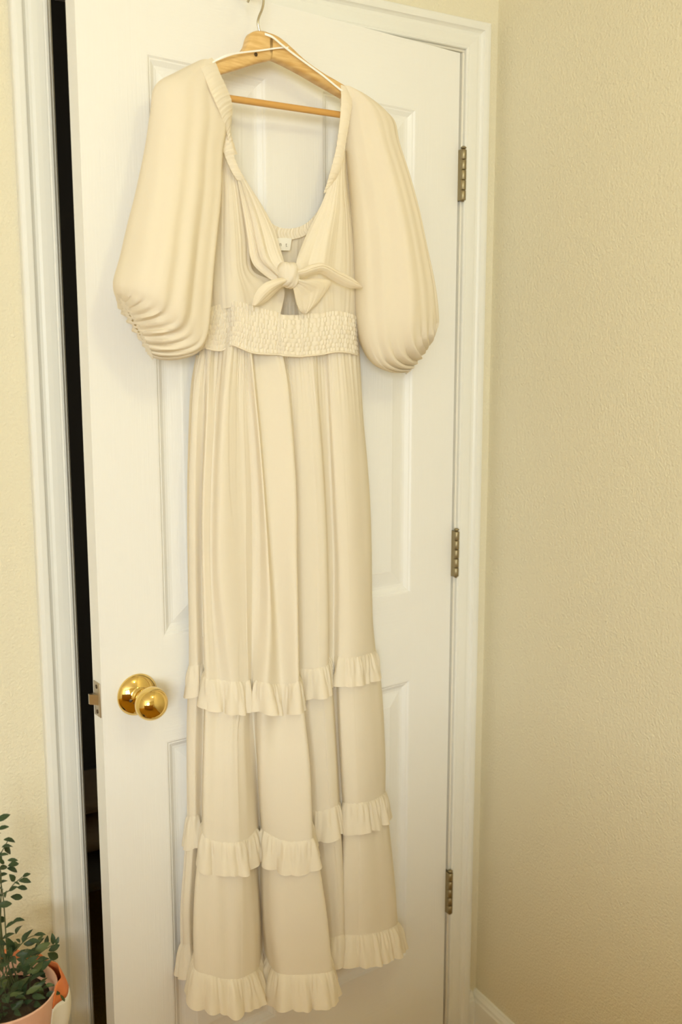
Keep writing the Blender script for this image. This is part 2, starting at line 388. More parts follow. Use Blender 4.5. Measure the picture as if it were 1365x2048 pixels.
def bolt_pts():
    z0, z1 = KZ-0.0085, KZ+0.0085
    return [(DW, -0.0265, z0), (DW+0.012, -0.0265, z0), (DW+0.012, -0.022, z0), (DW, -0.0085, z0), (DW, -0.0265, z1), (DW+0.012, -0.0265, z1), (DW+0.012, -0.022, z1), (DW, -0.0085, z1)]
b = mk('latch_bolt', [dx(p) for p in bolt_pts()], [(0,3,2,1),(4,5,6,7),(0,1,5,4),(1,2,6,5),(2,3,7,6),(3,0,4,7)], M['latch'], lp, smooth=False); fixn(b)
for zz in (-0.021, 0.021):
    lathe('screw', [(0.0034, 0.0), (0.0034, 0.0010), (0.0022, 0.0014)], dx((DW+0.0014, -0.017, KZ+zz)), DD, M['dark'], lp, 14)

# ------------------------------------------------------------------ hanger
hg = thing('clothes_hanger', 'wooden clothes hanger with a steel hook and crossbar holding the dress', 'hanger', door_w(at_n(515, 100, 0.055)))
HN = 0.056
def arm(name, top, bot, n, th, parent, m):
    """top / bot: traced edge polylines in pixels on the plane n; th: thickness"""
    k = 26
    T = cr([at_n(x, y, n) for x, y in top], k); B = cr([at_n(x, y, n) for x, y in bot], k)
    prof = 12; V = []
    for i in range(k):
        c = (T[i]+B[i])/2; h = (T[i]-B[i])/2
        for j in range(prof):
            a = 2*math.pi*j/prof+math.pi/prof; cx, cy = math.cos(a), math.sin(a)
            sx = math.copysign(abs(cx)**0.45, cx); sy = math.copysign(abs(cy)**0.45, cy)
            p = c+h*sy; V.append(p+np.array([0, sx*th/2, 0]))
    F = grid_faces(k, prof, True)+[tuple(range(prof))[::-1], tuple(range((k-1)*prof, k*prof))]
    o = mk(name, [dx(v) for v in V], F, m, parent); fixn(o); return o
arm('hanger_arm', [(540, 70), (524, 64), (505, 64), (495, 72), (490, 90), (478, 106), (455, 114), (430, 124), (400, 137), (350, 160)],
    [(538, 122), (524, 125), (512, 128), (503, 131), (496, 133), (484, 137), (464, 143), (440, 150), (412, 160), (356, 182)], HN, 0.022, hg, M['wood'])
arm('hanger_arm', [(532, 67), (545, 71), (560, 80), (580, 98), (605, 122), (640, 147), (668, 163), (700, 183), (740, 212)],
    [(534, 122), (545, 121), (560, 127), (580, 137), (605, 150), (640, 170), (668, 186), (698, 204), (736, 232)], HN, 0.022, hg, M['wood'])
ca, cb = at_n(372, 184, HN), at_n(725, 236, HN)
tube('crossbar', [dx(ca+(cb-ca)*t) for t in np.linspace(0, 1, 8)], 0.0052, M['wood2'], hg, 16)
hk = [(522, 70), (518, 56), (516, 44), (519, 32), (524, 20), (527, 8), (527, -6), (522, -22), (512, -32), (502, -28), (497, -14), (498, -2), (496, 4)]
tube('hook', [door_w(p) for p in cr([at_n(x, y, HN) for x, y in hk], 60)], 0.0019, M['chrome'], hg, 10)
lathe('screw_hole', [(0.0030, 0.0), (0.0030, 0.0006), (0.0015, 0.0008)], dx(at_n(512, 109, HN+0.0112)), DN, M['dark'], hg, 12)
# steel peg that carries the hook on the top of the door, above the frame
pk = at_n(513, -26, HN)
oh = thing('over_door_hook', 'small steel hook strap clipped over the top of the door', 'hook', door_w(np.array([pk[0], 0.0, DH])))
s_ = pk[0]
for lo, hi in (((s_-0.008, 0.0005, DH-0.004), (s_+0.008, 0.0020, pk[2]+0.004)), ((s_-0.008, -TK-0.002, DH+0.0005), (s_+0.008, 0.0020, DH+0.002)), ((s_-0.008, -TK-0.002, DH-0.04), (s_+0.008, -TK-0.0005, DH+0.002))):
    box('strap', lo, hi, M['chrome'], oh, 0, dx)
tube('peg', [dx((s_, 0.001, pk[2]-0.0005)), dx((s_, 0.03, pk[2]-0.0005)), dx((s_, HN+0.012, pk[2]-0.0002)), dx((s_, HN+0.016, pk[2]+0.008))], 0.0022, M['chrome'], oh, 10)

# ------------------------------------------------------------------ dress
dress = thing('dress', 'long cream gauze dress with balloon sleeves and tiered ruffles hanging on the door', 'dress', door_w(np.array([0.43, 0.07, 0.30])))
dress['label'] = 'long cream gauze dress with balloon sleeves and tiered ruffles hanging on the door'
rs = np.random.RandomState(4)
def wob(x, k, seed):                            # irregular ripple of about k waves over 0..1
    r = np.random.RandomState(seed); y = np.zeros_like(x)
    for a, f in ((1.0, 1.0), (0.6, 1.63), (0.45, 0.57), (0.3, 2.4)): y = y+a*np.sin(2*math.pi*(k*f*x+r.rand())+1.2*np.sin(2*math.pi*(x*k*0.31+r.rand())))
    return y/1.6

# --- skirt: fold columns traced from waist seam to hem; each: (pixel polyline per tier), n at waist, seam 1, seam 2, hem seam
W0, A_, B_, C_ = 'abcd'
COLS = [
 # upper tier polyline, middle tier, lower tier, n (waist, seam1, seam2, seam3)
 ([(404,706),(389,772),(383,865),(379,988),(379,1134),(381,1260),(381,1331)], [(381,1331),(377,1450),(377,1538),(378,1633)], [(378,1633),(371,1740),(366,1817),(367,1888)], (.038,.024,.022,.020)),
 ([(408,706),(398,772),(393,865),(390,988),(390,1134),(392,1260),(394,1330)], [(394,1330),(390,1450),(389,1538),(390,1631)], [(390,1631),(383,1740),(378,1817),(379,1888)], (.048,.040,.036,.034)),
 ([(414,706),(411,776),(408,865),(404,988),(404,1103),(407,1226),(409,1329)], [(409,1329),(408,1440),(406,1538),(404,1629)], [(404,1629),(396,1740),(390,1830),(388,1889)], (.050,.034,.028,.026)),
 ([(420,706),(417,781),(413,865),(407,988),(406,1103),(409,1226),(413,1356)], [(413,1356),(411,1440),(408,1538),(407,1669)], [(407,1669),(394,1755),(389,1853),(390,1936)], (.055,.062,.064,.066)),
 ([(440,702),(434,781),(430,865),(425,988),(424,1130),(430,1240),(440,1359)], [(440,1359),(436,1440),(430,1538),(428,1681)], [(428,1681),(420,1755),(418,1853),(420,1950)], (.050,.066,.076,.086)),
 ([(460,692),(452,772),(446,865),(443,988),(443,1134),(452,1240),(466,1363)], [(466,1363),(462,1440),(458,1538),(456,1685)], [(456,1685),(452,1755),(450,1853),(451,1958)], (.076,.084,.086,.094)),
 ([(478,697),(474,781),(474,870),(476,988),(482,1120),(486,1240),(488,1363)], [(488,1363),(474,1440),(474,1538),(477,1684)], [(477,1684),(483,1755),(481,1830),(480,1957)], (.072,.082,.092,.098)),
 ([(486,700),(486,788),(489,880),(493,988),(494,1103),(496,1240),(498,1361)], [(498,1361),(490,1440),(491,1538),(496,1676)], [(496,1676),(500,1755),(505,1840),(508,1944)], (.073,.080,.082,.084)),
 ([(491,702),(494,788),(499,880),(504,988),(505,1103),(504,1240),(503,1357)], [(503,1357),(500,1430),(503,1556),(511,1660)], [(511,1660),(510,1745),(517,1835),(518,1932)], (.074,.072,.066,.062)),
 ([(496,704),(502,788),(510,880),(517,988),(520,1120),(518,1240),(510,1360)], [(510,1360),(509,1440),(514,1538),(520,1648)], [(520,1648),(519,1740),(524,1835),(527,1896)], (.075,.082,.046,.036)),
 ([(501,705),(511,788),(520,880),(528,988),(535,1103),(540,1240),(534,1366)], [(534,1366),(527,1440),(524,1538),(530,1662)], [(530,1662),(529,1745),(532,1853),(541,1931)], (.081,.108,.076,.070)),
 ([(507,706),(519,788),(528,880),(537,988),(546,1103),(556,1240),(562,1368)], [(562,1368),(560,1440),(562,1538),(572,1682)], [(572,1682),(568,1755),(568,1853),(572,1949)], (.057,.094,.110,.112)),
 ([(557,708),(572,778),(583,895),(589,988),(591,1103),(594,1226),(596,1364)], [(596,1364),(605,1430),(616,1538),(622,1678)], [(622,1678),(636,1745),(649,1840),(658,1944)], (.078,.124,.130,.134)),
 ([(562,708),(575,780),(585,895),(590,988),(592,1103),(594,1226),(597,1352)], [(597,1352),(606,1430),(616,1538),(622,1660)], [(622,1660),(636,1740),(649,1836),(658,1925)], (.068,.094,.100,.104)),
 ([(572,709),(582,788),(588,895),(590,988),(591,1103),(593,1226),(594,1336)], [(594,1336),(602,1410),(612,1520),(620,1622)], [(620,1622),(632,1700),(645,1800),(652,1877)], (.058,.060,.056,.054)),
 ([(592,711),(598,800),(602,895),(606,988),(609,1103),(611,1226),(612,1338)], [(612,1338),(622,1410),(631,1520),(638,1622)], [(638,1622),(650,1700),(661,1800),(667,1875)], (.066,.072,.070,.068)),
 ([(612,711),(622,795),(629,895),(634,988),(638,1103),(640,1226),(638,1335)], [(638,1335),(648,1410),(654,1520),(660,1617)], [(660,1617),(668,1690),(676,1790),(680,1871)], (.072,.084,.080,.078)),
 ([(628,709),(635,800),(644,920),(650,1020),(653,1103),(656,1240),(655,1330)], [(655,1330),(664,1400),(671,1520),(675,1610)], [(675,1610),(683,1690),(687,1790),(688,1868)], (.074,.082,.078,.074)),
 ([(636,708),(640,800),(648,920),(653,1020),(656,1103),(658,1240),(657,1316)], [(657,1316),(667,1396),(674,1510),(679,1603)], [(679,1603),(684,1690),(687,1780),(688,1866)], (.063,.060,.056,.054)),
 ([(648,707),(655,800),(661,920),(665,1020),(669,1120),(669,1240),(668,1312)], [(668,1312),(674,1390),(680,1500),(685,1600)], [(685,1600),(686,1690),(687,1780),(689,1866)], (.061,.056,.052,.052)),
 ([(661,706),(666,830),(671,940),(675,1020),(680,1134),(681,1240),(680,1313)], [(680,1313),(681,1392),(686,1510),(692,1606)], [(692,1606),(690,1690),(688,1780),(691,1869)], (.072,.074,.072,.074)),
 ([(680,704),(690,810),(695,920),(699,1020),(703,1134),(706,1240),(706,1315)], [(706,1315),(712,1392),(716,1510),(718,1606)], [(718,1606),(722,1690),(724,1790),(724,1869)], (.074,.084,.086,.088)),
 ([(700,705),(710,810),(716,920),(721,1020),(726,1134),(730,1240),(731,1309)], [(731,1309),(740,1390),(746,1510),(745,1600)], [(745,1600),(754,1690),(760,1790),(764,1863)], (.066,.074,.078,.082)),
 ([(716,709),(724,830),(732,920),(738,1010),(741,1103),(743,1230),(747,1303)], [(747,1303),(760,1385),(767,1515),(766,1589)], [(766,1589),(778,1690),(787,1780),(791,1851)], (.052,.054,.058,.064)),
 ([(716,709),(724,830),(732,920),(738,1010),(741,1103),(743,1230),(749,1296)], [(749,1296),(760,1375),(767,1505),(768,1580)], [(768,1580),(779,1680),(788,1770),(793,1840)], (.030,.024,.024,.026)),
 ([(700,705),(706,820),(712,920),(716,1010),(719,1103),(721,1230),(722,1290)], [(722,1290),(730,1375),(736,1505),(738,1570)], [(738,1570),(748,1680),(756,1770),(762,1838)], (.018,.014,.014,.014)),
 ([(560,705),(560,820),(560,920),(560,1010),(560,1110),(560,1220),(560,1305)], [(560,1305),(562,1400),(565,1510),(567,1600)], [(567,1600),(572,1690),(576,1780),(580,1850)], (.016,.013,.013,.013)),
 ([(420,706),(412,800),(406,900),(402,1000),(400,1110),(400,1230),(400,1325)], [(400,1325),(397,1430),(396,1530),(396,1625)], [(396,1625),(390,1720),(385,1810),(385,1880)], (.018,.013,.013,.013)),
]
NC = 560
def tier(k, nr):
    K = []
    for c in COLS:
        n0, n1 = c[3][k], c[3][k+1]
        pts = list(c[k])
        if k == 0: pts[0] = (pts[0][0], pts[0][1]-9); n0 -= 0.004
        P = cr(pts, nr)
        t = np.linspace(0, 1, nr); nn = n0+(n1-n0)*(t if k else t**0.8)
        K.append([at_n(p[0], p[1], n) for p, n in zip(P, nn)])
    K = np.array(K)                             # (cols, rows, 3)
    return np.stack([cr(K[:, r], NC, True) for r in range(nr)])
def soften(G, amp, k, seed, t0=0.0):            # fine hanging folds along the cloth
    u = np.linspace(0, 1, G.shape[1], endpoint=False)[None, :]; v = np.linspace(0, 1, G.shape[0])[:, None]
    N = grid_normals(G, True); N = N*np.where((N*(G-G.mean(axis=1, keepdims=True))).sum(2, keepdims=True) < 0, -1, 1)
    w_ = wob(u+0.004*np.sin(5*v), k, seed)*(amp*(t0+(1-t0)*np.minimum(1, v*6)*np.minimum(1, (1-v)*6+0.3)))
    return G+N*w_[..., None]
T1, T2, T3 = tier(0, 70), tier(1, 44), tier(2, 44)
def gather_top(G, amp, k, seed, rows=0.12):
    u = np.linspace(0, 1, G.shape[1], endpoint=False)[None, :]; v = np.linspace(0, 1, G.shape[0])[:, None]
    N = grid_normals(G, True); N = N*np.where((N*(G-G.mean(axis=1, keepdims=True))).sum(2, keepdims=True) < 0, -1, 1)
    return G+N*(amp*wob(u, k, seed)*np.exp(-(v/rows)**2))[..., None]
U1 = gather_top(soften(T1, 0.0004, 15, 3), 0.0013, 44, 8, 0.15)
cloth('skirt_tier', U1, M['fabric'], dress, True)['label'] = 'long plain upper tier of the skirt'
cloth('skirt_tier', gather_top(soften(T2, 0.0007, 14, 5), 0.0006, 36, 9, 0.25), M['fabric'], dress, True)
cloth('skirt_tier', gather_top(soften(T3, 0.0008, 14, 6), 0.0006, 36, 10, 0.25), M['fabric'], dress, True)
# lining inside the upper tier
LN = T1[2:64:2].copy()
mn = np.min(np.stack([np.roll(LN[..., 1], k_, axis=1) for k_ in range(-24, 25, 2)]), axis=0)
ker_ = np.ones(25)/25
mn = np.stack([np.convolve(np.concatenate([r_[-12:], r_, r_[:12]]), ker_, 'valid') for r_ in mn])
LN[..., 1] = np.maximum(mn-0.008, 0.021); cs_ = LN[..., 0].mean(axis=1, keepdims=True); LN[..., 0] = cs_+(LN[..., 0]-cs_)*0.99
cloth('lining', LN, M['lining'], dress, True, 0)

def ruffle(name, seam, length, flare, k, seed, zoff=0.0, rows=18):
    n = seam.shape[0]
    seg = np.linalg.norm(np.roll(seam, -1, axis=0)-seam, axis=1)
    # resample at even spacing
    L = np.concatenate([[0], np.cumsum(seg)]); m = 1700
    q = np.linspace(0, L[-1], m, endpoint=False)
    ext = np.vstack([seam, seam[:1]]); P = np.stack([np.interp(q, L, ext[:, d]) for d in range(3)], axis=1)
    T = np.roll(P, -3, axis=0)-np.roll(P, 3, axis=0); T[:, 2] = 0; T /= np.maximum(np.linalg.norm(T, axis=1), 1e-9)[:, None]
    N = np.stack([T[:, 1], -T[:, 0], np.zeros(m)], axis=1)
    c = P.mean(axis=0)
    # the loop runs one way round: choose the outward side once
    area_ = np.sum(P[:, 0]*np.roll(P[:, 1], -1)-np.roll(P[:, 0], -1)*P[:, 1])
    if area_ < 0: N = -N
    # smooth normals so that tight folds do not cross
    ker = np.ones(41)/41
    N = np.stack([np.convolve(np.concatenate([N[-20:, d], N[:, d], N[:20, d]]), ker, 'valid') for d in range(3)], axis=1)
    u = q/L[-1]; ks_ = k*L[-1]
    r1 = wob(u, ks_, seed); r2 = wob(u, ks_*2.3, seed+1); ln = length*(1+0.035*wob(u, ks_*0.5, seed+2))
    tight = wob(u, ks_*4.0, seed+3)
    rowsG = []
    for i in range(rows):
        v = (i/(rows-1))**1.6
        off = flare*(v**0.8)-0.0006+0.0022*(1-math.exp(-v*14))+0.0062*v**0.9*r1+0.0020*math.sin(math.pi*min(1, v*1.5))*r2+0.0004*math.exp(-(v/0.12)**2)*tight
        lat = 0.0030*v*np.roll(r1, 9)
        G = P+N*off[:, None]+T*lat[:, None]
        G[:, 2] = P[:, 2]+0.0006-v*ln
        rowsG.append(G)
    G = np.array(rowsG)
    G[..., 1] = np.maximum(G[..., 1], 0.006)
    return cloth(name, G, M['fabric'], dress, True, 0.0010)
ruffle('ruffle', T1[-1], 0.054, 0.007, 25, 21)
ruffle('ruffle', T2[-1], 0.057, 0.009, 25, 31)
ruffle('ruffle', T3[-1], 0.060, 0.014, 25, 41)

# --- smocked waistband (front) and its back
def smock(U, V):
    rowsn = 9
    ph = V*rowsn
    col = np.sin(2*math.pi*(U*58+0.5*np.sin(math.pi*np.floor(ph)*0.9)+0.35*np.sin(U*71+2.3*np.floor(ph))))
    return 0.0009*col*(0.5+0.5*np.abs(np.sin(math.pi*ph)))+0.0006*np.abs(np.sin(math.pi*ph))+0.0006*wob(U, 17, 81)
wt = [(404,618,.040),(418,615,.050),(440,609,.056),(456,604,.060),(470,603,.072),(488,606,.074),(505,612,.075),(532,619,.076),(558,625,.076),(566,630,.078),(602,630,.078),(608,627,.076),(640,627,.075),(668,622,.073),(692,625,.068),(712,632,.056),(718,640,.030)]
wm = [(404,660,.040),(414,655,.052),(437,655,.058),(456,650,.062),(470,648,.076),(488,651,.080),(505,657,.081),(530,663,.082),(556,667,.082),(566,671,.084),(602,673,.084),(608,670,.082),(640,668,.081),(668,664,.078),(692,664,.072),(711,668,.058),(717,674,.030)]
wb = [(402,702,.040),(410,697,.052),(436,701,.058),(452,696,.062),(463,690,.074),(482,697,.078),(502,705,.078),(528,708,.080),(556,709,.080),(566,711,.082),(600,713,.082),(608,712,.080),(640,709,.080),(668,704,.078),(692,705,.072),(714,710,.056),(718,714,.030)]
cloth('waistband', net([wt, wm, wb], 110, 520, smock), M['smock'], dress)['label'] = 'smocked elastic waistband'
cloth('waistband_back', net([[(x, y, .018) for x, y in ((410,615),(500,605),(600,605),(716,618))], [(x, y, .018) for x, y in ((408,708),(500,700),(600,700),(716,704))]], 40, 160, lambda U, V: 0.001*np.sin(2*math.pi*U*40)), M['smock'], dress)
# seam cord under the waistband
tube('waist_seam', [door_w(p+np.array([0, 0.003, 0])) for p in cr([at_n(*p) for p in wb[1:-1]], 160)], 0.0016, M['smock'], dress, 6)

# --- bodice
crk = lambda a, k, sd: (lambda U, V: a*wob(U+0.01*np.sin(4*V), k, sd))
cloth('back_bodice', net([[(452,300,.030),(478,345,.026),(508,408,.022),(548,456,.020),(590,462,.020),(624,443,.020),(652,396,.022),(678,345,.026),(700,300,.030)],
     [(432,440,.026),(462,470,.022),(505,500,.018),(548,520,.018),(590,525,.018),(626,515,.018),(660,495,.018),(690,470,.022),(714,440,.026)],
     [(410,630,.022),(450,630,.018),(500,630,.018),(548,632,.018),(590,635,.018),(630,632,.018),(665,630,.018),(695,630,.018),(720,630,.022)]], 60, 180, crk(0.0006, 20, 51)), M['fabric'], dress)
cloth('back_neckband', net([[(478,342,.028),(508,404,.026),(548,450,.025),(590,456,.025),(624,437,.025),(655,390,.026),(676,342,.028)],
     [(472,356,.030),(500,420,.028),(544,470,.027),(590,478,.027),(630,456,.027),(664,402,.028),(684,354,.030)]], 14, 260, crk(0.0009, 42, 53)), M['smock'], dress)
def front_l(U, V): return 0.0004*wob(U+0.02*np.sin(3*V), 7, 61)+0.006*np.exp(-((U-0.55-0.05*V)/0.16)**2)*np.exp(-((V-0.75)/0.5)**2)
cloth('front_bodice', net([
     [(436,262,.040),(444,268,.045),(450,272,.050),(456,276,.052),(461,280,.052)],
     [(428,330,.040),(440,335,.050),(452,338,.055),(464,340,.058),(474,345,.060)],
     [(422,400,.038),(438,402,.050),(455,404,.058),(472,406,.062),(487,410,.060)],
     [(416,470,.036),(436,472,.050),(456,474,.060),(478,476,.064),(499,478,.060)],
     [(412,535,.036),(434,536,.052),(458,538,.062),(482,540,.066),(506,542,.060)],
     [(411,580,.040),(434,582,.056),(462,582,.066),(500,588,.066),(566,572,.060)],
     [(412,628,.040),(436,622,.053),(464,615,.066),(505,624,.069),(560,635,.070)]], 80, 120, front_l), M['fabric'], dress)
def fan(U, V): return 0.0050*np.sin(2*math.pi*(U*2.6+0.25))*np.minimum(1, V*1.6)*(0.35+0.65*V)+0.0008*wob(U, 14, 63)
cloth('front_bodice', net([
     [(462,318,.060),(467,325,.062),(472,330,.062),(476,336,.058)],
     [(474,352,.064),(481,356,.068),(488,360,.068),(494,365,.060)],
     [(482,392,.066),(494,393,.072),(506,394,.070),(518,400,.058)],
     [(490,436,.068),(507,435,.076),(522,432,.072),(538,432,.058)],
     [(497,478,.070),(516,476,.080),(535,470,.074),(554,465,.060)],
     [(506,522,.070),(526,516,.084),(546,508,.080),(565,500,.066)],
     [(532,546,.074),(546,540,.090),(558,532,.088),(571,522,.078)],
     [(556,562,.084),(564,556,.094),(570,548,.096),(578,538,.092)]], 90, 90, fan), M['fabric'], dress)['label'] = 'gathered left neckline wing pulled into the knot'
def fan_r(U, V): return 0.0042*np.sin(2*math.pi*(U*3.0+0.1))*np.exp(-((V-0.62)/0.28)**2)*np.exp(-(U/0.55)**2)+0.0005*wob(U+0.02*np.sin(3*V), 8, 65)
cloth('front_bodice', net([
     [(676,305,.054),(680,304,.056),(684,303,.056),(689,302,.050),(694,300,.040)],
     [(664,352,.058),(672,350,.062),(680,348,.060),(687,346,.054),(694,345,.040)],
     [(650,392,.060),(664,390,.066),(678,390,.066),(690,390,.056),(700,390,.038)],
     [(636,425,.060),(656,424,.070),(676,426,.068),(694,430,.056),(710,436,.036)],
     [(621,455,.060),(646,456,.074),(672,462,.072),(696,472,.058),(719,486,.036)],
     [(606,490,.064),(636,492,.080),(668,500,.074),(698,512,.058),(724,528,.034)],
     [(593,524,.074),(628,528,.084),(664,536,.076),(698,548,.060),(726,560,.036)],
     [(589,558,.080),(626,562,.076),(662,568,.072),(698,578,.062),(726,588,.040)],
     [(592,590,.070),(628,594,.074),(662,598,.074),(696,606,.064),(724,612,.044)],
     [(600,640,.068),(632,640,.070),(664,634,.068),(694,637,.062),(720,646,.044)]], 100, 120, fan_r), M['fabric'], dress)
# neckline bands: elastic casing over the shoulders
def band(name, A, B, n0, n1, seed, nr=150, bulge=0.004):
    a = cr([at_n(x, y, n) for x, y, n in A], nr); b_ = cr([at_n(x, y, n) for x, y, n in B], nr); nc = 16
    G = np.stack([a+(b_-a)*t for t in np.linspace(0, 1, nc)], axis=1)
    U, V = np.meshgrid(np.linspace(0, 1, nc), np.linspace(0, 1, nr))
    G[..., 1] += 0.5*bulge*np.sin(math.pi*U)+0.00055*wob(V+0.01*np.sin(U*4), nr/7.0, 90)*np.minimum(1, V*2+0.15)
    return cloth(name, G, M['smock'], dress)
band('neckline_band', [(398,126,.070),(404,140,.084),(416,170,.092),(428,198,.094),(441,228,.092),(452,258,.084),(456,280,.076),(462,312,.070)],
                      [(424,116,.060),(432,128,.074),(442,152,.080),(455,180,.082),(464,208,.080),(463,238,.076),(462,268,.074),(474,308,.066)], 0, 0, 1)
band('neckline_band', [(441,280,.068),(446,300,.070),(454,322,.070),(464,344,.070),(474,360,.068)],
                      [(459,264,.076),(463,290,.074),(470,318,.072),(482,345,.070),(494,365,.066)], 0, 0, 2, 80, 0.003)
band('neckline_band', [(682,170,.070),(683,200,.080),(681,232,.082),(677,268,.080),(671,305,.076),(662,340,.072),(654,368,.064),(648,386,.056)],
                      [(700,178,.062),(704,205,.076),(700,236,.080),(694,272,.078),(688,308,.074),(680,340,.070),(668,364,.062),(658,382,.054)], 0, 0, 3)
cloth('label_tag', net([[(547,477,.030),(566,476,.031),(584,477,.030)], [(549,488,.031),(567,488,.032),(582,489,.031)], [(552,500,.031),(566,501,.032),(580,501,.031)]], 6, 10), M['tag'], dress, thick=0.0006)

# --- bow
def knot():
    c = at_n(576, 550, 0.098); ax, az, an = 0.0165, 0.0205, 0.018; nr, nc = 34, 48; V = []
    for i in range(nr):
        th = math.pi*i/(nr-1)
        for j in range(nc):
            ph = 2*math.pi*j/nc
            d = np.array([math.sin(th)*math.cos(ph), math.sin(th)*math.sin(ph), math.cos(th)])
            q = np.sign(d)*np.abs(d)**0.85
            r = 1+0.07*math.sin(7*(0.8*d[0]+0.55*d[2])+1.0)+0.03*math.sin(19*d[0]+5*d[2])
            V.append(c+np.array([q[0]*ax, q[1]*an, q[2]*az])*r)
    G = np.array(V).reshape(nr, nc, 3); return cloth('knot', G, M['smock'], dress, True, 0)
knot()
def tail(name, A, B, nr, nc, curl, seed, mid=0.0):
    a = cr([at_n(*p) for p in A], nr); b_ = cr([at_n(*p) for p in B], nr)
    G = np.stack([a+(b_-a)*t for t in np.linspace(0, 1, nc)], axis=1)
    U, V = np.meshgrid(np.linspace(0, 1, nc), np.linspace(0, 1, nr))
    G[..., 1] += curl*np.sin(math.pi*U)*(1-0.3*V)+mid*np.sin(2*math.pi*U)*np.exp(-V*2)+0.0006*wob(U, 5, seed)
    return cloth(name, G, M['sleeve'], dress, thick=0.0018)
tail('tie_tail', [(564,556,.104),(548,560,.108),(530,567,.108),(515,581,.104),(508,597,.098),(505,611,.094)], [(566,572,.096),(556,580,.096),(546,590,.096),(533,602,.094),(520,609,.092),(507,612,.090)], 40, 24, 0.010, 71, 0.004)
tail('tie_tail', [(586,543,.106),(606,537,.110),(626,529,.112),(648,527,.112),(680,543,.108),(706,556,.104),(722,572,.098)], [(588,553,.100),(606,554,.102),(624,549,.102),(642,546,.102),(666,560,.098),(694,574,.096),(722,577,.094)], 60, 20, 0.007, 73)
tail('tie_tail', [(588,557,.102),(606,560,.104),(626,558,.104),(644,559,.102),(661,563,.098),(655,579,.096),(645,594,.094),(632,609,.092),(612,626,.088)], [(583,560,.100),(586,570,.102),(588,580,.102),(590,590,.100),(592,600,.098),(594,608,.096),(597,616,.094),(601,622,.092),(608,627,.088)], 60, 30, 0.006, 75, 0.004)
# --- back of the keyhole is the back bodice; hanging loops of ribbon
def ribbon(pts, wd=0.0025):
    c = cr([at_n(*p) for p in pts], 50); a = c+np.array([0, 0, wd/2]); b_ = c-np.array([0, 0, wd/2])
    cloth('hanger_loop', np.stack([a, b_], axis=1), M['ribbon'], dress, thick=0.0008)
ribbon([(420,128,.074),(450,112,.080),(484,105,.078),(520,101,.074),(556,96,.072),(578,95,.066)])
ribbon([(530,68,.068),(545,74,.071),(562,88,.072),(585,106,.072),(615,128,.072),(645,150,.073),(672,172,.075),(690,186,.074)], 0.0036)

# --- sleeves
def sleeve(rows, depth, seed, cuff_dir, nr=150, nc=130):
    """rows: (left px, left py, right px, right py, centre n); depth: half thickness per row"""
    A = cr([at_n(r[0], r[1], r[4]) for r in rows], nr); B = cr([at_n(r[2], r[3], r[4]) for r in rows], nr)
    D = cr(np.array([[d] for d in depth]), nr)[:, 0]
    t = 2*math.pi*np.arange(nc)/nc; G = np.zeros((nr, nc, 3))
    v = np.linspace(0, 1, nr)
    for i in range(nr):
        c = (A[i]+B[i])/2; h = (B[i]-A[i])/2
        ripple = 0.13*np.sin(3*t+seed+0.6*math.sin(2*v[i]))+0.10*np.abs(np.sin(4*t+1.3*seed+0.4*math.sin(3*v[i])))+0.05*np.sin(9*t+2.1*seed+0.5*math.sin(3*v[i]))+0.035*np.sin(13*t+seed)
        grow = min(1, 0.15+v[i]*1.8)
        ga = math.exp(-((1-v[i])/0.15)**2)
        gath = 0.42*ga*np.sin(24*t+1.1*np.sin(3*t+seed))+0.12*ga*np.sin(41*t)
        top = 0.0
        sn = np.sin(t)
        yy = sn*D[i]+(ripple*grow+gath)*D[i]*(0.55+0.45*np.abs(sn))*np.sign(sn+1e-9)*np.minimum(1, np.abs(sn)*2)
        G[i] = c+np.cos(t)[:, None]*h+np.stack([0*t, yy, 0*t], axis=1)
    G[..., 1] = np.maximum(G[..., 1], 0.008)
    s = cloth('sleeve', G, M['sleeve'], dress, True)
    # cuff: gathered elastic edge that flares a little past the last ring
    last = G[-1]; cen = last.mean(axis=0); m = 400
    ring = cr(last, m, True); tt = 2*math.pi*np.arange(m)/m; R_ = []
    for i in range(9):
        q = i/8
        sc = 1.0-0.10*math.sin(math.pi*min(1, q*1.6))+0.05*q
        rr = cen+(ring-cen)*sc+np.array(cuff_dir)*(q*0.014-0.002)
        rr[:, 1] = cen[1]+(rr[:, 1]-cen[1])*(1-0.75*min(1, q*2))
        rr = rr+(ring-cen)*(0.03*np.sin(tt*34+2*q))[:, None]*q+np.array([0, 1, 0])*(0.0022*np.sin(tt*52+3*np.sin(tt*5)))[:, None]
        R_.append(rr)
    R_ = np.array(R_); R_[..., 1] = np.maximum(R_[..., 1], 0.008)
    cf = cloth('cuff', R_, M['smock'], None, True); cf.parent = s
    return s
sleeve([(398,122,428,124,.062),(354,144,437,158,.062),(313,170,446,200,.064),(303,225,450,255,.066),(294,290,441,310,.068),(276,380,436,400,.072),(259,450,427,470,.076),(246,510,418,540,.080),
        (234,552,412,618,.082),(232,568,407,672,.084),(233,578,393,704,.084),(236,586,358,718,.084),(239,592,324,719,.082),(242,597,304,714,.080)],
       [.012,.022,.028,.032,.036,.042,.048,.054,.056,.053,.047,.037,.024,.010], 0.8, at_n(262, 663, .08)-at_n(276, 655, .08))
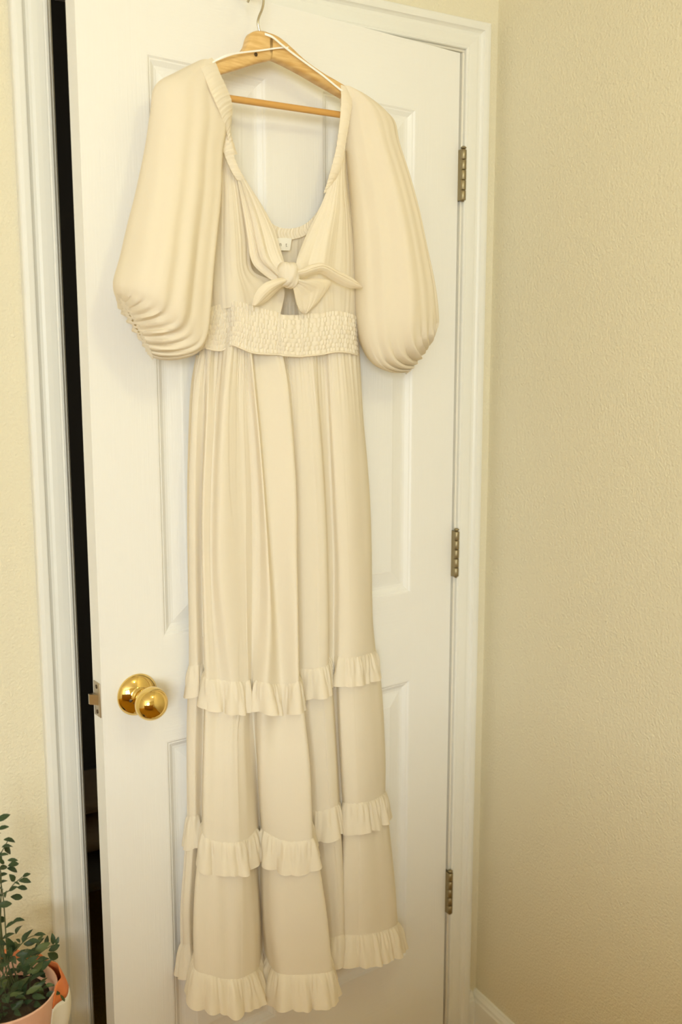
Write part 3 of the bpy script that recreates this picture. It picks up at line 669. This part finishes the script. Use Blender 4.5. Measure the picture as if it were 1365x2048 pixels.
sleeve([(683,172,702,182,.058),(684,186,732,200,.058),(690,212,766,226,.060),(696,250,785,248,.062),(701,300,793,290,.064),(710,370,814,360,.068),(717,450,831,430,.072),(721,520,845,500,.076),
        (723,600,858,560,.078),(726,650,866,606,.080),(734,692,869,634,.080),(753,728,869,646,.080),(784,744,867,656,.078),(815,745,864,668,.076)],
       [.012,.022,.028,.030,.034,.040,.046,.050,.052,.049,.044,.036,.024,.010], 2.3, at_n(852, 716, .08)-at_n(840, 708, .08))
# tag print
def text(body, size, c, parent, m):
    cu = bpy.data.curves.new('print', 'FONT'); cu.body = body; cu.size = size; cu.align_x = 'CENTER'; cu.align_y = 'CENTER'; cu.space_character = 1.5
    t = bpy.data.objects.new('print', cu); me = bpy.data.meshes.new_from_object(t); bpy.data.objects.remove(t)
    mw = Matrix((( -DD[0], 0, DN[0], c[0]), (-DD[1], 0, DN[1], c[1]), (0, 1, 0, c[2]), (0, 0, 0, 1)))
    me.transform(mw); me.materials.append(m)
    o = bpy.data.objects.new('tag_lettering', me); COL.objects.link(o); adopt(o, parent); return o
text('n t', 0.0095, door_w(at_n(567, 489, .0340)), dress, M['ink'])

# ------------------------------------------------------------------ plant
M['leaf'] = mat('leaf_green', (0.03, 0.06, 0.024), 0.45, spec=0.4)
add_tint(M['leaf'], add_bump(M['leaf'], 25, 0.1, 0.001), (0.018, 0.045, 0.022), (0.055, 0.085, 0.026))
M['leaf2'] = mat('leaf_light_green', (0.085, 0.115, 0.035), 0.5, spec=0.4)
M['stem'] = mat('stem_green', (0.07, 0.085, 0.03), 0.6)
M['pot'] = mat('pink_pot', (0.86, 0.52, 0.38), 0.45)
M['paper'] = mat('white_paper', (0.80, 0.76, 0.66), 0.7); M['orange'] = mat('orange_paper', (0.82, 0.24, 0.07), 0.6)
M['soil'] = mat('soil', (0.05, 0.035, 0.02), 0.95); add_bump(M['soil'], 90, 0.8, 0.01)
M['table'] = mat('stand_wood', (0.40, 0.24, 0.11), 0.5)
PY = -0.16
pc = at_y(8, 1982, PY); rimz = float(pc[2])
pc = np.array([pc[0], PY, 0.0])
pot_h = 0.135; base = rimz-pot_h
plant = thing('potted_plant', 'small leafy green shrub in a pink pot beside the left door casing', 'plant', (pc[0], pc[1], base))
lathe('pot', [(0.054, 0.0), (0.056, 0.002), (0.076, pot_h-0.004), (0.078, pot_h), (0.0755, pot_h), (0.072, pot_h-0.010), (0.066, pot_h-0.02)], (pc[0], pc[1], base), (0, 0, 1), M['pot'], plant, 48)
lathe('soil', [(0.066, pot_h-0.019), (0.045, pot_h-0.015), (0.002, pot_h-0.013)], (pc[0], pc[1], base), (0, 0, 1), M['soil'], plant, 32)
def wrap():
    # stiff paper sleeve round the back and right of the pot; its top band is orange
    nc, nr = 60, 16; V = []
    for i in range(nr):
        v = i/(nr-1)
        for j in range(nc):
            u = j/(nc-1); a = math.radians(-30+u*172)
            pr = 0.056+0.022*v; end = min(1, u*9, (1-u)*6)
            gap = (0.0025+0.030*math.exp(-((a-0.12)/0.40)**2)*math.sin(math.pi*(0.10+v*0.88))+0.002*abs(math.sin(6*a))*v)*end+0.0012
            r = pr+gap
            top = pot_h+0.003+0.009*max(0, math.sin(1.6*a-0.9))+0.002*math.sin(11*a)
            V.append((pc[0]+r*math.cos(a), pc[1]+r*math.sin(a), base+0.004+top*v))
    F = grid_faces(nr, nc)
    w1 = mk('paper_wrap', V[:(nr-4)*nc], grid_faces(nr-4, nc), M['paper'], plant)
    b0 = (nr-5)*nc
    w2 = mk('paper_band', V[b0:], grid_faces(5, nc), M['orange'], plant)
    for w_ in (w1, w2):
        md = w_.modifiers.new('t', 'SOLIDIFY'); md.thickness = 0.0012
wrap()
# leaf shape: a shallow folded ellipse with a drooping tip, unit length along +X
def leaf_mesh(name, m):
    V, F = [], []; xs = [0, 0.12, 0.35, 0.62, 0.85, 1.0]; ws = [0.02, 0.12, 0.225, 0.21, 0.11, 0.0]
    for x, w_ in zip(xs, ws):
        z = 0.10*math.sin(math.pi*x)-0.06*x*x
        V += [(x, -w_, z+0.05*w_/0.2), (x, 0, z-0.02), (x, w_, z+0.05*w_/0.2)]
    for i in range(len(xs)-1):
        for k in range(2): F.append((3*i+k, 3*i+3+k, 3*i+4+k, 3*i+1+k))
    me = bpy.data.meshes.new(name); me.from_pydata(V, [], F); me.materials.append(m)
    me.polygons.foreach_set('use_smooth', [True]*len(me.polygons)); return me
LM = [leaf_mesh('leaf', M['leaf']), leaf_mesh('leaf', M['leaf2'])]
def leaf_obj(a, b, k=0, wid=1.0, roll=0.0):
    a, b = Vector(a), Vector(b); d = b-a; L = d.length
    x = d.normalized(); up = (Vector((0, 0, 1))*0.7+Vector(-FWD)*0.7)
    y = up.cross(x).normalized(); z = x.cross(y).normalized()
    R = Matrix((x, y, z)).transposed() @ Matrix.Rotation(roll, 3, 'X')
    o = bpy.data.objects.new('leaf', LM[k]); COL.objects.link(o); o.parent = plant
    m4 = R.to_4x4() @ Matrix.Diagonal((L, L*wid, L, 1)); m4.translation = a
    o.matrix_parent_inverse = Matrix.Translation(plant.location).inverted(); o.matrix_basis = m4
def c2(x, y): return (x*0.1172, 1600+y*0.1172)
def c1(x, y): return (x*0.1172, 1820+y*0.1172)
TR = [(c2, L_) for L_ in ((-40,370,175,240),(-40,505,160,450),(60,680,270,715),(30,810,228,790),(140,750,160,940),(-20,960,145,925),(128,1030,312,1030),(135,1125,330,1080),(118,1165,305,1228),(-20,1185,130,1130),
      (45,1100,5,890),(-20,1295,130,1255),(-40,1440,134,1370),(385,1310,525,1255),(320,1385,540,1395),(250,1385,160,1268),(240,1400,342,1448),(150,1552,300,1475),(290,1492,475,1515),(85,1670,115,1545),(180,1650,395,1665),(-30,1805,210,1765),(-40,1520,60,1520),(-40,600,15,560),(20,1000,70,1100),(-30,1600,20,1640))] + \
     [(c1, L_) for L_ in ((100,310,290,185),(220,200,430,165),(-60,120,100,190),(40,500,250,390),(130,480,240,650),(-60,560,120,585),(270,500,352,555),(395,560,440,380),(580,430,785,415),(480,520,690,548),(400,580,615,555),(228,720,140,480),(265,770,600,690),
      (785,650,812,428),(910,590,890,392),(955,590,1002,455),(830,700,1025,590),(815,735,1000,825),(655,750,630,560),(515,770,655,745),(640,850,800,820),(690,960,855,870),(700,980,765,1175),(490,1030,395,780),(570,980,540,1140),(780,1280,920,1275),(785,1465,945,1395),(935,1405,1090,1615),(935,1385,1030,1440),
      (440,1400,645,1385),(205,1705,400,1535),(455,1745,430,1510),(50,1640,190,1810),(300,1800,465,1800),(270,700,300,610),(120,1100,300,1000),(300,960,470,1080),(60,1350,120,1180),(340,1350,400,1200),(560,1300,700,1240),(620,1500,780,1560),(150,1480,320,1420),(500,1650,700,1700),(120,900,260,780),(20,760,170,830),(700,1300,740,1460))]
for i, (f_, (x0_, y0_, x1_, y1_)) in enumerate(TR):
    dy = rnd.uniform(-0.02, 0.02); low = f_ is c1 and y0_ > 1250
    yy = PY+dy-(0.02 if low else 0)
    a = at_y(*f_(x0_, y0_), yy); b = at_y(*f_(x1_, y1_), yy+rnd.uniform(-0.008, 0.008))
    leaf_obj(a, b, 1 if low and i % 2 else 0, rnd.uniform(0.85, 1.2), rnd.uniform(-0.5, 0.5))
# stems traced behind the leaves, all rooted in the soil
root = np.array([pc[0], pc[1], rimz-0.012])
STEMS = [[c1(300,1500),c1(150,1000),c2(60,1720),c2(-10,1250),c2(-20,700),c2(-30,300)], [c1(350,1500),c1(140,950),c1(20,500),c2(10,1690),c2(150,1550),c2(230,1440),c2(385,1310)], [c1(400,1500),c1(200,850),c1(330,620),c1(480,480),c1(600,430)],
         [c1(480,1500),c1(520,1100),c1(600,830),c1(760,680),c1(900,600)], [c1(150,1600),c1(60,1200),c1(170,800),c1(90,330)], [c1(600,1500),c1(720,1350),c1(800,1480),c1(940,1400)], [c1(200,1500),c1(20,900),c2(20,1380),c2(0,1190),c2(110,1150)], [c1(250,1600),c1(100,1000),c2(-40,1450),c2(-10,1000),c2(100,760),c2(130,700)]]
for st in STEMS:
    p = [root+np.array([rnd.uniform(-.02, .02), rnd.uniform(-.02, .02), 0])]+[at_y(x, y, PY+0.004) for x, y in st]
    q = cr(p, 40); tube('stem', q, np.linspace(0.0013, 0.0006, 40), M['stem'], plant, 6)
# dense undergrowth between the stems
for i in range(170):
    h = rnd.random(); r = 0.066*math.sqrt(rnd.random()); t = rnd.uniform(0, 2*math.pi)
    a = np.array([pc[0]-0.006+r*math.cos(t), pc[1]+r*math.sin(t), rimz-0.012+h*h*0.105])
    d = np.array([math.cos(t)+rnd.uniform(-.7, .7), math.sin(t)+rnd.uniform(-.7, .7), rnd.uniform(-0.2, 1.0)]); d /= np.linalg.norm(d)
    leaf_obj(a, a+d*rnd.uniform(0.015, 0.026), 1 if rnd.random() < 0.3 else 0, rnd.uniform(0.7, 1.0), rnd.uniform(-0.6, 0.6))
# plant stand under the pot
st = thing('plant_stand', 'low round wooden stand under the potted shrub', 'stand', (pc[0], pc[1], FLZ))
lathe('stand_top', [(0.105, base-0.022), (0.110, base-0.018), (0.110, base-0.004), (0.106, base)], (pc[0], pc[1], 0), (0, 0, 1), M['table'], st, 40)
for k in range(3):
    a = math.radians(90+120*k+30)
    tube('leg', [(pc[0]+0.105*math.cos(a), pc[1]+0.105*math.sin(a), FLZ), (pc[0]+0.07*math.cos(a), pc[1]+0.07*math.sin(a), base-0.018)], [0.009, 0.013], M['table'], st, 12)

# ------------------------------------------------------------------ unseen bed behind the camera, added to shade the lower door
M['bedwood'] = mat('bed_wood', (0.38, 0.18, 0.02), 0.45); add_bump(M['bedwood'], 30, 0.1, 0.001, stretch=(1, 1, 8))
M['sheet'] = mat('mattress_cloth', (0.75, 0.70, 0.60), 0.9); M['quilt'] = mat('quilt_cloth', (0.50, 0.33, 0.11), 0.95, spec=0.1); add_bump(M['quilt'], 40, 0.4, 0.01)
BX0, BX1, BY0, BY1, FH = -2.55, -0.55, -3.70, -1.72, 0.90
shade_bed = thing('bed', 'wooden bed with a high footboard under the window', 'bed', ((BX0+BX1)/2, (BY0+BY1)/2, FLZ))
for xx in (BX0, BX1-0.07):
    box('bed_post', (xx, BY1-0.07, FLZ), (xx+0.07, BY1, FH+0.04), M['bedwood'], shade_bed, 0.008); box('bed_post', (xx, BY0, FLZ), (xx+0.07, BY0+0.07, 0.9), M['bedwood'], shade_bed, 0.008)
    box('side_rail', (xx+0.02, BY0+0.07, 0.22), (xx+0.05, BY1-0.07, 0.40), M['bedwood'], shade_bed, 0.004)
box('footboard', (BX0+0.07, BY1-0.055, 0.12), (BX1-0.07, BY1-0.02, FH), M['bedwood'], shade_bed, 0.006)  # added high board that keeps window light off the lower door
box('headboard', (BX0+0.07, BY0+0.02, 0.12), (BX1-0.07, BY0+0.055, 0.86), M['bedwood'], shade_bed, 0.006)
box('mattress', (BX0+0.06, BY0+0.08, 0.30), (BX1-0.06, BY1-0.09, 0.54), M['sheet'], shade_bed, 0.05)
box('quilt', (BX0+0.055, BY0+0.45, 0.50), (BX1-0.055, BY1-0.085, 0.58), M['quilt'], shade_bed, 0.03)

# ------------------------------------------------------------------ things in the dark closet
sz = 0.60
CY = 0.55
def bundle(px, py, rx, rz, lab):
    c = at_y(px, py, CY); V = []; nr, nc = 20, 32
    for i in range(nr):
        x = -0.22+0.44*i/(nr-1); k = (1-(abs(x)/0.225)**6)**0.5
        for j in range(nc):
            t = 2*math.pi*j/nc; r = 1+0.04*math.sin(3*t+9*x)
            V.append((c[0]+x, c[1]+rx*k*r*math.cos(t), c[2]+rz*k*r*math.sin(t)))
    F = grid_faces(nr, nc, True)+[tuple(range(nc))[::-1], tuple(range((nr-1)*nc, nr*nc))]
    o = mk('rolled_blanket', V, F, M['blanket']); fixn(o); o['label'] = lab; o['category'] = 'blanket'; o['group'] = 'rolled blankets in the closet'
    return c
c_lo = bundle(183, 1652, 0.10, 0.040, 'lower rolled tan blanket in the dark gap behind the door')
c_hi = bundle(180, 1583, 0.09, 0.034, 'upper rolled tan blanket in the dark gap behind the door')
shf = thing('closet_shelf', 'dark closet shelf under the rolled blankets', 'shelf', (c_lo[0], CY, c_lo[2]-0.06))
zt_ = c_lo[2]-0.041
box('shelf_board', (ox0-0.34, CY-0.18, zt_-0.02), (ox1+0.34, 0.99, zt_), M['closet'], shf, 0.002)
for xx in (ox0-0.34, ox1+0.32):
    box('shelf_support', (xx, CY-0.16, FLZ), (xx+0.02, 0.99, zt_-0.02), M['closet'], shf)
